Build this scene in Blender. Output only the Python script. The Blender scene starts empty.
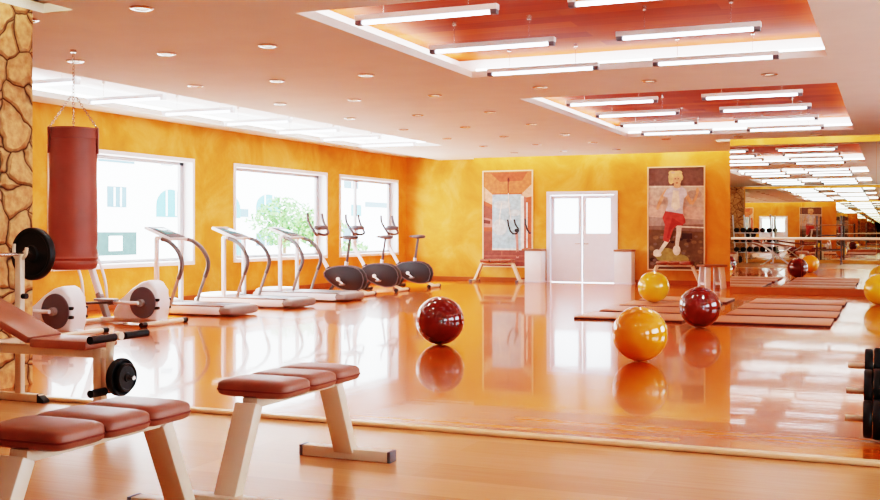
import bpy, bmesh, math, random
from mathutils import Vector, Matrix, Euler
random.seed(7)
PI = math.pi
S = bpy.context.scene
COL = S.collection

# ------------------------------------------------------------------ camera geometry (880x500 photograph)
F = 1062.0
TH = math.atan(450 / F)
CT, ST = math.cos(TH), math.sin(TH)
HY = 231.0
H = 1.30          # eye height above the glossy floor
ZN = -0.03        # level of the near, matte floor

def onX(px, py, X):
    """world point where the sight line of a photo pixel meets the plane x = X"""
    x = (px - 440) / F
    z = X / (x * CT - ST)
    return Vector((X, z * (CT + x * ST), H + (HY - py) * z / F))

# ------------------------------------------------------------------ materials
def s2l(c):
    return tuple(((v / 255) / 12.92 if v / 255 <= .04045 else ((v / 255 + .055) / 1.055) ** 2.4) for v in c)

def newmat(name):
    m = bpy.data.materials.new(name)
    m.use_nodes = True
    nt = m.node_tree
    b = nt.nodes['Principled BSDF']
    return m, nt, b

def mat(name, rgb, rough=.5, metal=0., var=.0, scale=6., bump=0., coat=0., emit=0., bscale=60.):
    m, nt, b = newmat(name)
    c = s2l(rgb)
    b.inputs['Base Color'].default_value = (*c, 1)
    b.inputs['Roughness'].default_value = rough
    b.inputs['Metallic'].default_value = metal
    if coat:
        b.inputs['Coat Weight'].default_value = coat
        b.inputs['Coat Roughness'].default_value = .05
    if emit:
        b.inputs['Emission Color'].default_value = (*c, 1)
        b.inputs['Emission Strength'].default_value = emit
    tc = nt.nodes.new('ShaderNodeTexCoord')
    n = nt.nodes.new('ShaderNodeTexNoise')
    n.inputs['Scale'].default_value = scale
    n.inputs['Detail'].default_value = 5
    nt.links.new(tc.outputs['Object'], n.inputs['Vector'])
    r = nt.nodes.new('ShaderNodeValToRGB')
    v = max(var, .02)
    r.color_ramp.elements[0].position = .3
    r.color_ramp.elements[1].position = .7
    r.color_ramp.elements[0].color = (*[max(0, x * (1 - v)) for x in c], 1)
    r.color_ramp.elements[1].color = (*[min(1, x * (1 + v)) for x in c], 1)
    nt.links.new(n.outputs['Fac'], r.inputs['Fac'])
    nt.links.new(r.outputs['Color'], b.inputs['Base Color'])
    if bump:
        n2 = nt.nodes.new('ShaderNodeTexNoise')
        n2.inputs['Scale'].default_value = bscale
        nt.links.new(tc.outputs['Object'], n2.inputs['Vector'])
        bp = nt.nodes.new('ShaderNodeBump')
        bp.inputs['Strength'].default_value = bump
        bp.inputs['Distance'].default_value = .01
        nt.links.new(n2.outputs['Fac'], bp.inputs['Height'])
        nt.links.new(bp.outputs['Normal'], b.inputs['Normal'])
    return m

def wall_mat(name, c0, c1, c2, sc=.9, bump=.25):
    """cloudy stucco paint"""
    m, nt, b = newmat(name)
    tc = nt.nodes.new('ShaderNodeTexCoord')
    n = nt.nodes.new('ShaderNodeTexNoise')
    n.inputs['Scale'].default_value = sc
    n.inputs['Detail'].default_value = 9
    n.inputs['Roughness'].default_value = .62
    n.inputs['Distortion'].default_value = .6
    nt.links.new(tc.outputs['Object'], n.inputs['Vector'])
    r = nt.nodes.new('ShaderNodeValToRGB')
    e = r.color_ramp.elements
    e[0].position = .3; e[0].color = (*s2l(c0), 1)
    e[1].position = .72; e[1].color = (*s2l(c2), 1)
    k = e.new(.5); k.color = (*s2l(c1), 1)
    nt.links.new(n.outputs['Fac'], r.inputs['Fac'])
    nt.links.new(r.outputs['Color'], b.inputs['Base Color'])
    b.inputs['Roughness'].default_value = .75
    bp = nt.nodes.new('ShaderNodeBump')
    bp.inputs['Strength'].default_value = bump
    bp.inputs['Distance'].default_value = .02
    n2 = nt.nodes.new('ShaderNodeTexNoise')
    n2.inputs['Scale'].default_value = 14
    nt.links.new(tc.outputs['Object'], n2.inputs['Vector'])
    nt.links.new(n2.outputs['Fac'], bp.inputs['Height'])
    nt.links.new(bp.outputs['Normal'], b.inputs['Normal'])
    return m

def wood_mat(name, ca, cb, cc, rough, coat, wave, plank=(2.4, .11), ior=1.5, gap=.6):
    """long narrow boards running along x, each of its own tone, with fine grain"""
    m, nt, b = newmat(name)
    L = nt.links.new
    tc = nt.nodes.new('ShaderNodeTexCoord')
    br = nt.nodes.new('ShaderNodeTexBrick')
    br.inputs['Scale'].default_value = 1
    br.inputs['Brick Width'].default_value = plank[0]
    br.inputs['Row Height'].default_value = plank[1]
    br.inputs['Mortar Size'].default_value = .002
    br.inputs['Color1'].default_value = (0, 0, 0, 1)
    br.inputs['Color2'].default_value = (1, 1, 1, 1)
    br.inputs['Mortar'].default_value = (.25, .25, .25, 1)
    L(tc.outputs['Object'], br.inputs['Vector'])
    mp = nt.nodes.new('ShaderNodeMapping')
    mp.inputs['Scale'].default_value = (1.2, 26, 26)
    L(tc.outputs['Object'], mp.inputs['Vector'])
    n = nt.nodes.new('ShaderNodeTexNoise')
    n.inputs['Scale'].default_value = 1.4
    n.inputs['Detail'].default_value = 6
    L(mp.outputs['Vector'], n.inputs['Vector'])
    mx = nt.nodes.new('ShaderNodeMix')
    mx.data_type = 'FLOAT'
    mx.inputs[0].default_value = .45
    L(n.outputs['Fac'], mx.inputs[2])
    L(br.outputs['Color'], mx.inputs[3])
    r = nt.nodes.new('ShaderNodeValToRGB')
    e = r.color_ramp.elements
    e[0].position = .2; e[0].color = (*s2l(ca), 1)
    e[1].position = .8; e[1].color = (*s2l(cc), 1)
    k = e.new(.5); k.color = (*s2l(cb), 1)
    L(mx.outputs[0], r.inputs['Fac'])
    L(r.outputs['Color'], b.inputs['Base Color'])
    b.inputs['Roughness'].default_value = rough
    b.inputs['IOR'].default_value = ior
    if coat:
        b.inputs['Coat Weight'].default_value = coat
        b.inputs['Coat Roughness'].default_value = .02
        b.inputs['Coat IOR'].default_value = 1.5
        b.inputs['Specular IOR Level'].default_value = .2
    if wave:
        mp2 = nt.nodes.new('ShaderNodeMapping')
        mp2.inputs['Scale'].default_value = (1.0, 9, 1)
        L(tc.outputs['Object'], mp2.inputs['Vector'])
        n2 = nt.nodes.new('ShaderNodeTexNoise')
        n2.inputs['Scale'].default_value = 1.6
        n2.inputs['Detail'].default_value = 2
        L(mp2.outputs['Vector'], n2.inputs['Vector'])
        bp = nt.nodes.new('ShaderNodeBump')
        bp.inputs['Strength'].default_value = wave
        bp.inputs['Distance'].default_value = .0012
        L(n2.outputs['Fac'], bp.inputs['Height'])
        L(bp.outputs['Normal'], b.inputs['Normal'])
        if coat:
            L(bp.outputs['Normal'], b.inputs['Coat Normal'])
    return m

def stone_mat():
    m, nt, b = newmat('rubble_stone')
    L = nt.links.new
    tc = nt.nodes.new('ShaderNodeTexCoord')
    nz = nt.nodes.new('ShaderNodeTexNoise')
    nz.inputs['Scale'].default_value = 3
    L(tc.outputs['Object'], nz.inputs['Vector'])
    add = nt.nodes.new('ShaderNodeMix'); add.data_type = 'RGBA'
    add.blend_type = 'ADD'; add.inputs[0].default_value = .22
    L(tc.outputs['Object'], add.inputs[6]); L(nz.outputs['Color'], add.inputs[7])
    v = nt.nodes.new('ShaderNodeTexVoronoi'); v.feature = 'DISTANCE_TO_EDGE'
    v.inputs['Scale'].default_value = 3.5
    L(add.outputs[2], v.inputs['Vector'])
    vc = nt.nodes.new('ShaderNodeTexVoronoi'); vc.inputs['Scale'].default_value = 3.5
    L(add.outputs[2], vc.inputs['Vector'])
    r = nt.nodes.new('ShaderNodeValToRGB')
    r.color_ramp.elements[0].position = .0; r.color_ramp.elements[0].color = (*s2l((70, 42, 24)), 1)
    r.color_ramp.elements[1].position = .035; r.color_ramp.elements[1].color = (1, 1, 1, 1)
    L(v.outputs['Distance'], r.inputs['Fac'])
    n3 = nt.nodes.new('ShaderNodeTexNoise'); n3.inputs['Scale'].default_value = 16; n3.inputs['Detail'].default_value = 8
    L(tc.outputs['Object'], n3.inputs['Vector'])
    r3 = nt.nodes.new('ShaderNodeValToRGB')
    r3.color_ramp.elements[0].position = .3; r3.color_ramp.elements[0].color = (*s2l((186, 132, 86)), 1)
    r3.color_ramp.elements[1].position = .7; r3.color_ramp.elements[1].color = (*s2l((226, 180, 128)), 1)
    L(n3.outputs['Fac'], r3.inputs['Fac'])
    mu = nt.nodes.new('ShaderNodeMix'); mu.data_type = 'RGBA'; mu.blend_type = 'MULTIPLY'; mu.inputs[0].default_value = 1
    L(r3.outputs['Color'], mu.inputs[6]); L(r.outputs['Color'], mu.inputs[7])
    L(mu.outputs[2], b.inputs['Base Color'])
    b.inputs['Roughness'].default_value = .9
    r4 = nt.nodes.new('ShaderNodeValToRGB')
    r4.color_ramp.elements[1].position = .1
    L(v.outputs['Distance'], r4.inputs['Fac'])
    ad = nt.nodes.new('ShaderNodeMath'); ad.operation = 'MULTIPLY_ADD'
    L(n3.outputs['Fac'], ad.inputs[0]); ad.inputs[1].default_value = .35; L(r4.outputs['Color'], ad.inputs[2])
    bp = nt.nodes.new('ShaderNodeBump'); bp.inputs['Strength'].default_value = .9; bp.inputs['Distance'].default_value = .05
    L(ad.outputs[0], bp.inputs['Height']); L(bp.outputs['Normal'], b.inputs['Normal'])
    return m

def emis(name, rgb, st):
    m = bpy.data.materials.new(name); m.use_nodes = True
    nt = m.node_tree; nt.nodes.clear()
    e = nt.nodes.new('ShaderNodeEmission'); o = nt.nodes.new('ShaderNodeOutputMaterial')
    e.inputs[0].default_value = (*s2l(rgb), 1); e.inputs[1].default_value = st
    nt.links.new(e.outputs[0], o.inputs[0])
    return m

def glass_mat(name):
    m = bpy.data.materials.new(name); m.use_nodes = True
    nt = m.node_tree; nt.nodes.clear()
    o = nt.nodes.new('ShaderNodeOutputMaterial')
    t = nt.nodes.new('ShaderNodeBsdfTransparent'); g = nt.nodes.new('ShaderNodeBsdfGlossy')
    t.inputs[0].default_value = (.97, .99, .99, 1); g.inputs['Roughness'].default_value = .01
    fr = nt.nodes.new('ShaderNodeLayerWeight'); fr.inputs[0].default_value = .04
    mx = nt.nodes.new('ShaderNodeMixShader')
    nt.links.new(fr.outputs[0], mx.inputs[0]); nt.links.new(t.outputs[0], mx.inputs[1]); nt.links.new(g.outputs[0], mx.inputs[2])
    nt.links.new(mx.outputs[0], o.inputs[0])
    return m

def frosted_mat(name):
    m = bpy.data.materials.new(name); m.use_nodes = True
    nt = m.node_tree; nt.nodes.clear()
    o = nt.nodes.new('ShaderNodeOutputMaterial')
    t = nt.nodes.new('ShaderNodeBsdfTranslucent'); g = nt.nodes.new('ShaderNodeBsdfGlossy')
    t.inputs[0].default_value = (.9, .93, .95, 1); g.inputs['Roughness'].default_value = .2
    mx = nt.nodes.new('ShaderNodeMixShader'); mx.inputs[0].default_value = .06
    nt.links.new(t.outputs[0], mx.inputs[1]); nt.links.new(g.outputs[0], mx.inputs[2])
    nt.links.new(mx.outputs[0], o.inputs[0])
    return m

def mirror_mat(name):
    m, nt, b = newmat(name)
    b.inputs['Base Color'].default_value = (.80, .79, .72, 1)
    b.inputs['Metallic'].default_value = 1
    b.inputs['Roughness'].default_value = .0
    return m

M = {}
M['wall'] = wall_mat('ochre_stucco', (204, 130, 46), (226, 156, 66), (240, 186, 108))
M['wall_plain'] = wall_mat('plain_tan_wall', (212, 160, 110), (222, 172, 122), (230, 184, 136))
M['ceil'] = mat('tan_ceiling_paint', (224, 224, 216), .8, var=.03, scale=2)
M['ceil_white'] = mat('white_cornice_paint', (246, 226, 210), .7, var=.02)
M['tray_wood'] = wood_mat('red_ceiling_wood', (150, 58, 8), (178, 76, 14), (198, 96, 26), .6, 0, 0, (3, .3))
M['tray_wood'].node_tree.nodes['Principled BSDF'].inputs['Specular IOR Level'].default_value = .15
M['tray_side'] = mat('white_recess_paint', (244, 244, 246), .7)
M['floor'] = wood_mat('varnished_floor', (172, 76, 10), (194, 94, 17), (210, 116, 30), .2, .5, .22)
M['near_floor'] = wood_mat('matte_floor', (190, 128, 80), (202, 144, 96), (216, 156, 104), .25, .0, .04, (2.4, .35), 1.5)
M['edge'] = mat('pale_floor_edging', (236, 196, 156), .25, var=.03)
M['skirt'] = mat('red_brown_skirting', (170, 92, 40), .35, var=.1)
M['stone'] = stone_mat()
M['white'] = mat('white_enamel', (236, 238, 242), .3, var=.02)
M['cream'] = mat('cream_steel', (230, 212, 190), .35, var=.03)
M['lac'] = mat('white_lacquer', (226, 230, 240), .4, var=.01)
M['housing'] = mat('pale_grey_housing', (222, 216, 210), .4)
M['grey'] = mat('grey_plastic', (150, 140, 136), .4, var=.04)
M['midgrey'] = mat('dark_grey_plastic', (106, 98, 102), .45, var=.05)
M['steelgrey'] = mat('grey_tube', (118, 112, 112), .3, .4, var=.03)
M['dark'] = mat('charcoal_shell', (40, 33, 36), .5, var=.08)
M['black'] = mat('black_rubber', (26, 22, 22), .5, var=.1)
M['iron'] = mat('black_cast_iron', (24, 21, 21), .42, .2, var=.15, bump=.1)
M['chrome'] = mat('brushed_chrome', (214, 204, 196), .22, .9)
M['leather'] = mat('red_brown_leather', (158, 98, 78), .30, var=.1, scale=9, bump=.18, bscale=220)
M['bagleather'] = mat('oxblood_leather', (150, 84, 70), .42, var=.14, scale=3, bump=.12, bscale=90)
M['piping'] = mat('dark_red_piping', (128, 54, 40), .45, var=.06)
M['ball_y'] = mat('amber_vinyl', (240, 156, 22), .1, var=.04, coat=1)
M['ball_y2'] = mat('yellow_vinyl', (240, 184, 40), .12, var=.04, coat=1)
M['ball_r'] = mat('burgundy_vinyl', (112, 28, 20), .1, var=.06, coat=1)
M['mat'] = mat('brown_mat_foam', (206, 142, 108), .38, var=.06, scale=30)
M['matedge'] = mat('dark_mat_edge', (70, 32, 22), .6, var=.06)
M['boxtop'] = mat('brown_lid', (150, 104, 78), .5, var=.05)
M['screen'] = mat('teal_display', (96, 150, 158), .15, var=.25, scale=9)
M['frame'] = mat('pale_picture_frame', (244, 220, 188), .4)
M['winframe'] = mat('grey_window_frame', (176, 172, 176), .4)
M['winwhite'] = mat('white_window_reveal', (240, 242, 246), .5)
M['glass'] = glass_mat('window_glass')
M['frost'] = frosted_mat('frosted_door_glass')
M['mirror'] = mirror_mat('mirror_glass')
M['tube'] = emis('tube_glow', (250, 248, 255), 6.0)
M['cove'] = emis('cove_glow', (255, 236, 206), 5.0)
M['trough'] = emis('recess_glow', (255, 250, 244), 8.0)
M['spot'] = emis('downlight_glow', (255, 236, 206), 1.0)
M['bwhite'] = mat('white_render_outdoors', (250, 250, 248), .9)
M['bcyan'] = mat('cyan_shutter', (66, 112, 122), .5, var=.1)
M['bgrey'] = mat('pale_blue_glass', (66, 88, 100), .4, var=.1)
M['bgreen'] = mat('dark_green_shopfront', (48, 64, 58), .6, var=.2)
M['leaf'] = mat('leaf_green', (108, 140, 80), .6, var=.35, scale=3)
M['trunk'] = mat('bark', (120, 92, 70), .8, var=.2)
M['paving'] = mat('pale_paving', (236, 236, 236), .9, var=.04)

# ------------------------------------------------------------------ mesh builder
class MB:
    def __init__(self):
        self.bm = bmesh.new()
        self.mi = 0
    def _tag(self, verts):
        fs = set()
        for v in verts:
            for f in v.link_faces: fs.add(f)
        for f in fs: f.material_index = self.mi
    def box(self, c, s, rot=None, bev=0.):
        bm = self.bm
        mtx = Matrix.Translation(c) @ (Euler(rot).to_matrix().to_4x4() if rot else Matrix()) @ Matrix.Diagonal((*s, 1))
        r = bmesh.ops.create_cube(bm, size=1, matrix=mtx)
        vs = r['verts']
        if bev:
            es = list({e for v in vs for e in v.link_edges})
            b = bmesh.ops.bevel(bm, geom=es, offset=bev, segments=2, affect='EDGES', profile=.5)
            vs = b['verts']
        self._tag(vs)
        return self
    def cyl(self, p0, p1, r0, r1=None, n=16, caps=True):
        p0, p1 = Vector(p0), Vector(p1)
        r1 = r0 if r1 is None else r1
        d = p1 - p0
        q = Vector((0, 0, 1)).rotation_difference(d.normalized()).to_matrix().to_4x4()
        r = bmesh.ops.create_cone(self.bm, cap_ends=caps, segments=n, radius1=r0, radius2=r1, depth=d.length,
                                  matrix=Matrix.Translation((p0 + p1) / 2) @ q)
        self._tag(r['verts'])
        return self
    def bar(self, p0, p1, w, d, up=(0, 1, 0), bev=.006):
        """rectangular bar from p0 to p1; w is measured along 'up', d across it"""
        p0, p1 = Vector(p0), Vector(p1)
        z = (p1 - p0).normalized(); u = Vector(up); u = (u - z * u.dot(z)).normalized(); v = z.cross(u)
        L = (p1 - p0).length
        m3 = Matrix((u, v, z)).transposed().to_4x4()
        mtx = Matrix.Translation((p0 + p1) / 2) @ m3 @ Matrix.Diagonal((w, d, L, 1))
        r = bmesh.ops.create_cube(self.bm, size=1, matrix=mtx)
        vs = r['verts']
        if bev:
            es = list({e for x in vs for e in x.link_edges})
            vs = bmesh.ops.bevel(self.bm, geom=es, offset=bev, segments=2, affect='EDGES', profile=.5)['verts']
        self._tag(vs)
        return self
    def tube(self, pts, r, n=10, smooth_pts=True, sub=6):
        pts = [Vector(p) for p in pts]
        if smooth_pts and len(pts) > 2:
            P = [pts[0]] + pts + [pts[-1]]
            out = []
            for i in range(1, len(P) - 2):
                a, b, c, d = P[i - 1], P[i], P[i + 1], P[i + 2]
                for k in range(sub):
                    t = k / sub
                    out.append(.5 * ((2 * b) + (-a + c) * t + (2 * a - 5 * b + 4 * c - d) * t * t + (-a + 3 * b - 3 * c + d) * t ** 3))
            out.append(pts[-1]); pts = out
        bm = self.bm
        rings = []
        t0 = (pts[1] - pts[0]).normalized()
        nrm = t0.orthogonal().normalized()
        allv = []
        for i, p in enumerate(pts):
            t = (pts[min(i + 1, len(pts) - 1)] - pts[max(i - 1, 0)]).normalized()
            nrm = (nrm - t * nrm.dot(t)).normalized()
            bn = t.cross(nrm)
            rr = r[i] if isinstance(r, list) else r
            ring = [bm.verts.new(p + (nrm * math.cos(2 * PI * k / n) + bn * math.sin(2 * PI * k / n)) * rr) for k in range(n)]
            rings.append(ring); allv += ring
        for a, b in zip(rings, rings[1:]):
            for k in range(n):
                bm.faces.new((a[k], a[(k + 1) % n], b[(k + 1) % n], b[k]))
        bm.faces.new(rings[0][::-1]); bm.faces.new(rings[-1])
        self._tag(allv)
        return self
    def lathe(self, prof, c=(0, 0, 0), n=32, axis='z', sx=1., sy=1.):
        bm = self.bm; c = Vector(c)
        rings = []; allv = []
        for r, z in prof:
            ring = []
            for k in range(n):
                a = 2 * PI * k / n
                x, y = r * math.cos(a) * sx, r * math.sin(a) * sy
                p = {'z': (x, y, z), 'x': (z, x, y), 'y': (y, z, x)}[axis]
                ring.append(bm.verts.new(c + Vector(p)))
            rings.append(ring); allv += ring
        for a, b in zip(rings, rings[1:]):
            for k in range(n):
                bm.faces.new((a[k], a[(k + 1) % n], b[(k + 1) % n], b[k]))
        bm.faces.new(rings[0][::-1]); bm.faces.new(rings[-1])
        self._tag(allv)
        return self
    def prism(self, poly, y0, y1, bev=0.):
        """polygon in the x-z plane extruded from y0 to y1"""
        bm = self.bm
        a = [bm.verts.new((x, y0, z)) for x, z in poly]
        b = [bm.verts.new((x, y1, z)) for x, z in poly]
        n = len(poly)
        fs = [bm.faces.new(a), bm.faces.new(b[::-1])]
        for k in range(n):
            fs.append(bm.faces.new((a[k], b[k], b[(k + 1) % n], a[(k + 1) % n])))
        vs = a + b
        if bev:
            es = list(set(fs[0].edges) | set(fs[1].edges))
            vs = vs + bmesh.ops.bevel(bm, geom=es, offset=bev, segments=3, affect='EDGES', profile=.5)['verts']
        self._tag([v for v in vs if v.is_valid])
        return self
    def ellipsoid(self, c, r, n=24, m=14, e1=1., e2=1.):
        bm = self.bm; c = Vector(c)
        def pw(v, e): return math.copysign(abs(v) ** e, v)
        rings = []; allv = []
        for i in range(1, m):
            ph = -PI / 2 + PI * i / m
            ring = [bm.verts.new(c + Vector((r[0] * pw(math.cos(ph), e1) * pw(math.cos(2 * PI * k / n), e2),
                                             r[1] * pw(math.cos(ph), e1) * pw(math.sin(2 * PI * k / n), e2),
                                             r[2] * pw(math.sin(ph), e1)))) for k in range(n)]
            rings.append(ring); allv += ring
        for a, b in zip(rings, rings[1:]):
            for k in range(n):
                bm.faces.new((a[k], a[(k + 1) % n], b[(k + 1) % n], b[k]))
        lo = bm.verts.new(c - Vector((0, 0, r[2]))); hi = bm.verts.new(c + Vector((0, 0, r[2])))
        for k in range(n):
            bm.faces.new((rings[0][(k + 1) % n], rings[0][k], lo)); bm.faces.new((rings[-1][k], rings[-1][(k + 1) % n], hi))
        self._tag(allv + [lo, hi])
        return self
    def rect(self, pts):
        vs = [self.bm.verts.new(p) for p in pts]
        f = self.bm.faces.new(vs); f.material_index = self.mi
        return self
    def build(self, name, m, parent=None, smooth=True, loc=None):
        me = bpy.data.meshes.new(name)
        bmesh.ops.recalc_face_normals(self.bm, faces=self.bm.faces[:])
        self.bm.to_mesh(me); self.bm.free()
        for x in (m if isinstance(m, (list, tuple)) else [m]): me.materials.append(x)
        if smooth:
            for p in me.polygons: p.use_smooth = True
            try: me.set_sharp_from_angle(angle=math.radians(42))
            except Exception: pass
        o = bpy.data.objects.new(name, me)
        COL.objects.link(o)
        if parent: o.parent = parent
        if loc: o.location = loc
        return o

def tag(o, label=None, cat=None, group=None, kind=None):
    if label: o['label'] = label
    if cat: o['category'] = cat
    if group: o['group'] = group
    if kind: o['kind'] = kind
    return o

def thing(name, label, cat, loc=(0, 0, 0), rz=0, group=None):
    o = bpy.data.objects.new(name, None)
    o.empty_display_size = .1
    COL.objects.link(o)
    o.location = loc; o.rotation_euler = (0, 0, rz)
    return tag(o, label, cat, group)

KIDS = {}
def copy_tree(o, parent=None):
    c = o.copy(); COL.objects.link(c); c.parent = parent
    for ch in [x for x in list(COL.objects) if x.parent == o]:
        copy_tree(ch, c)
    return c

def struct(o): o['kind'] = 'structure'; return o

def grid_rects(u0, u1, v0, v1, holes):
    us = sorted({u0, u1, *[h[0] for h in holes], *[h[1] for h in holes]})
    vs = sorted({v0, v1, *[h[2] for h in holes], *[h[3] for h in holes]})
    us = [u for u in us if u0 <= u <= u1]; vs = [v for v in vs if v0 <= v <= v1]
    out = []
    for a, b in zip(us, us[1:]):
        run = None
        for c, d in zip(vs, vs[1:]):
            mu, mv = (a + b) / 2, (c + d) / 2
            hole = any(h[0] < mu < h[1] and h[2] < mv < h[3] for h in holes)
            if hole:
                if run: out.append((a, b, *run)); run = None
            else:
                run = (run[0], d) if run else (c, d)
        if run: out.append((a, b, *run))
    return out

# ------------------------------------------------------------------ the room
XL, XR, YB, YM, YF = -12.0, 4.0, 26.0, 22.8, -1.0
ZC = 3.18
SX, SY = -6.72, 6.98            # stone wall: face x, far end y
MXL = -3.08                     # left end of the mirrored back wall

b = MB(); b.box(((XL + XR) / 2, (6.52 + YB + .3) / 2, -.1), (XR - XL + .6, YB + .3 - 6.52, .2))
struct(b.build('floor', M['floor'], smooth=False))
b = MB(); b.box(((XL + XR) / 2, (YF - .3 + 6.52) / 2, ZN - .1), (XR - XL + .6, 6.52 - YF + .3, .2))
struct(b.build('floor_near', M['near_floor'], smooth=False))
b = MB(); b.box(((XL + XR) / 2, 6.49, -.013), (XR - XL, .08, .03), bev=.012)
struct(b.build('trim_1', M['edge'], smooth=False))

# left wall with its three windows
WZ0, WZ1 = .675, 2.647
WINS = [(12.75, 16.5), (17.8, 21.6), (22.2, 25.45)]
b = MB()
for a, c, d, e in grid_rects(YF - .3, YB + .3, -.2, 3.7, [(w[0], w[1], WZ0, WZ1) for w in WINS]):
    b.box((XL - .15, (a + c) / 2, (d + e) / 2), (.3, c - a, e - d))
struct(b.build('wall_left', M['wall'], smooth=False))
# back wall with the doorway
DX0, DX1, DZ = -8.05, -6.22, 2.30
b = MB()
for a, c, d, e in grid_rects(XL - .3, MXL, -.2, 3.7, [(DX0, DX1, -.2, DZ)]):
    b.box(((a + c) / 2, YB + .15, (d + e) / 2), (c - a, .3, e - d))
struct(b.build('wall_back', M['wall'], smooth=False))
b = MB(); b.box(((MXL + XR + .3) / 2, (YM + .03 + YB + .3) / 2, 1.75), (XR + .3 - MXL, YB + .3 - YM - .03, 3.9))
struct(b.build('wall_mirror_side', M['wall'], smooth=False))
WINR = [(1.0, 5.2), (7.0, 11.2), (13.0, 17.2)]
b = MB()
for a, c, d, e in grid_rects(YF - .3, YM + .4, -.2, 3.7, [(w[0], w[1], WZ0, WZ1) for w in WINR]):
    b.box((XR + .15, (a + c) / 2, (d + e) / 2), (.3, c - a, e - d))
struct(b.build('wall_right', M['wall_plain'], smooth=False))
b = MB(); b.box(((XL + XR) / 2, YF - .18, 1.75), (XR - XL + .6, .3, 3.9))
struct(b.build('wall_front', M['wall'], smooth=False))
b = MB(); b.box((SX - .2, (YF + SY) / 2, 1.75), (.4, SY - YF - .02, 3.7))
b.box(((SX - 5.7) / 2, YF + .06, 1.75), (SX * -1 - 5.7, .18, 3.7))
struct(b.build('wall_stone', M['stone'], smooth=False))

b = MB(); b.box((XL + .012, (YF + YB) / 2, .05), (.024, YB - YF, .1), bev=.004); struct(b.build('baseboard_left', M['skirt'], smooth=False))
b = MB()
for x0, x1 in ((XL + .02, DX0 - .02), (DX1 + .02, MXL)):
    b.box(((x0 + x1) / 2, YB - .012, .05), (x1 - x0, .024, .1), bev=.004)
struct(b.build('baseboard_back', M['skirt'], smooth=False))
b = MB(); b.box(((MXL + XR) / 2, YM - .02, .07), (XR - MXL, .06, .14), bev=.006); struct(b.build('baseboard_mirror', M['skirt'], smooth=False))

# ceiling with recesses and light slots
TRAYS = [(-4.72, -.62, 7.95, 12.15), (-4.85, -.62, 14.35, 21.05), (-4.72, -.62, 1.4, 5.65), (-10.9, -9.06, 2.2, 21.5)]
SLOTS = [(-10.05, MXL, 25.55, YB), (MXL - .25, XR, 22.4, YM + .03), (-5.67, XR, YF, -.62), (SX, SX + .33, YF, 7.1)]
b = MB()
for a, c, d, e in grid_rects(-11.05, XR + .2, YF - .1, YB, TRAYS + SLOTS):
    b.box(((a + c) / 2, (d + e) / 2, ZC + .04), (c - a, e - d, .08))
b.box((-11.55, (YF + YB) / 2, ZC + .13), (1.1, YB - YF + .4, .08))     # raised margin by the window wall
b.box((-11.03, (YF + YB) / 2, ZC + .085), (.04, YB - YF + .4, .17))
struct(b.build('ceiling', M['ceil'], smooth=False))
b = MB(); b.box((-4, 12.5, 3.75), (18, 29, .05)); struct(b.build('ceiling_roof', M['ceil_white'], smooth=False))

NM = ['farther', 'middle', 'nearest', 'side']
for i, (x0, x1, y0, y1) in enumerate(TRAYS):
    g = .3 if i < 3 else .12
    zt = ZC + .26
    b = MB(); b.box(((x0 + x1) / 2, (y0 + y1) / 2, zt + .015), (x1 - x0 + 2 * g, y1 - y0 + 2 * g, .03))
    struct(b.build('ceiling_recess_%d' % (i + 1), M['tray_wood'] if i < 3 else M['tray_side'], smooth=False))
    b = MB()
    for sx in (x0 - g, x1 + g): b.box((sx, (y0 + y1) / 2, ZC + .17), (.03, y1 - y0 + 2 * g, .18))
    for sy in (y0 - g, y1 + g): b.box(((x0 + x1) / 2, sy, ZC + .17), (x1 - x0 + 2 * g, .03, .18))
    struct(b.build('trim_recess_%d' % (i + 1), M['tray_side'], smooth=False))
    b = MB(); q = g * .55
    for sx in (x0 - q, x1 + q): b.box((sx, (y0 + y1) / 2, ZC + .105), (.06, y1 - y0, .04))
    for sy in (y0 - q, y1 + q): b.box(((x0 + x1) / 2, sy, ZC + .105), (x1 - x0, .06, .04))
    tag(b.build('cove_light', M['trough'], smooth=False),
        ['glowing light strip edging the large red ceiling recess in mid hall',
         'glowing light strip edging the red ceiling recess closest to the mirror',
         'glowing light strip edging the red ceiling recess above the benches',
         'glowing light strip edging the long white ceiling recess above the treadmills'][i], 'light strip')
SN = ['warm light strip hidden in the ceiling slot above the white double door',
      'warm light strip hidden in the ceiling slot above the wall mirror',
      'warm light strip hidden in the ceiling slot of the front wall',
      'warm light strip hidden in the ceiling slot beside the rough stone wall']
for i, (x0, x1, y0, y1) in enumerate(SLOTS):
    w, d = x1 - x0, y1 - y0
    cx, cy = (x0 + x1) / 2, (y0 + y1) / 2
    if w > d: sx_, sy_ = w - .1, d * .55
    else: sx_, sy_, cx, cy, = w * .5, d - .7, cx + .03, cy + .12
    t = thing('slot_light', SN[i], 'light strip', (cx, cy, ZC + .3))
    b = MB(); b.box((0, 0, 0), (sx_, sy_, .02)); b.build('diffuser', M['cove'], t, smooth=False)
    b = MB(); b.box((0, 0, .1275), (sx_ * .9 if w > d else .06, sy_ * .9 if w < d else .06, .235)); b.build('housing', M['tray_side'], t, smooth=False)

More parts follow.
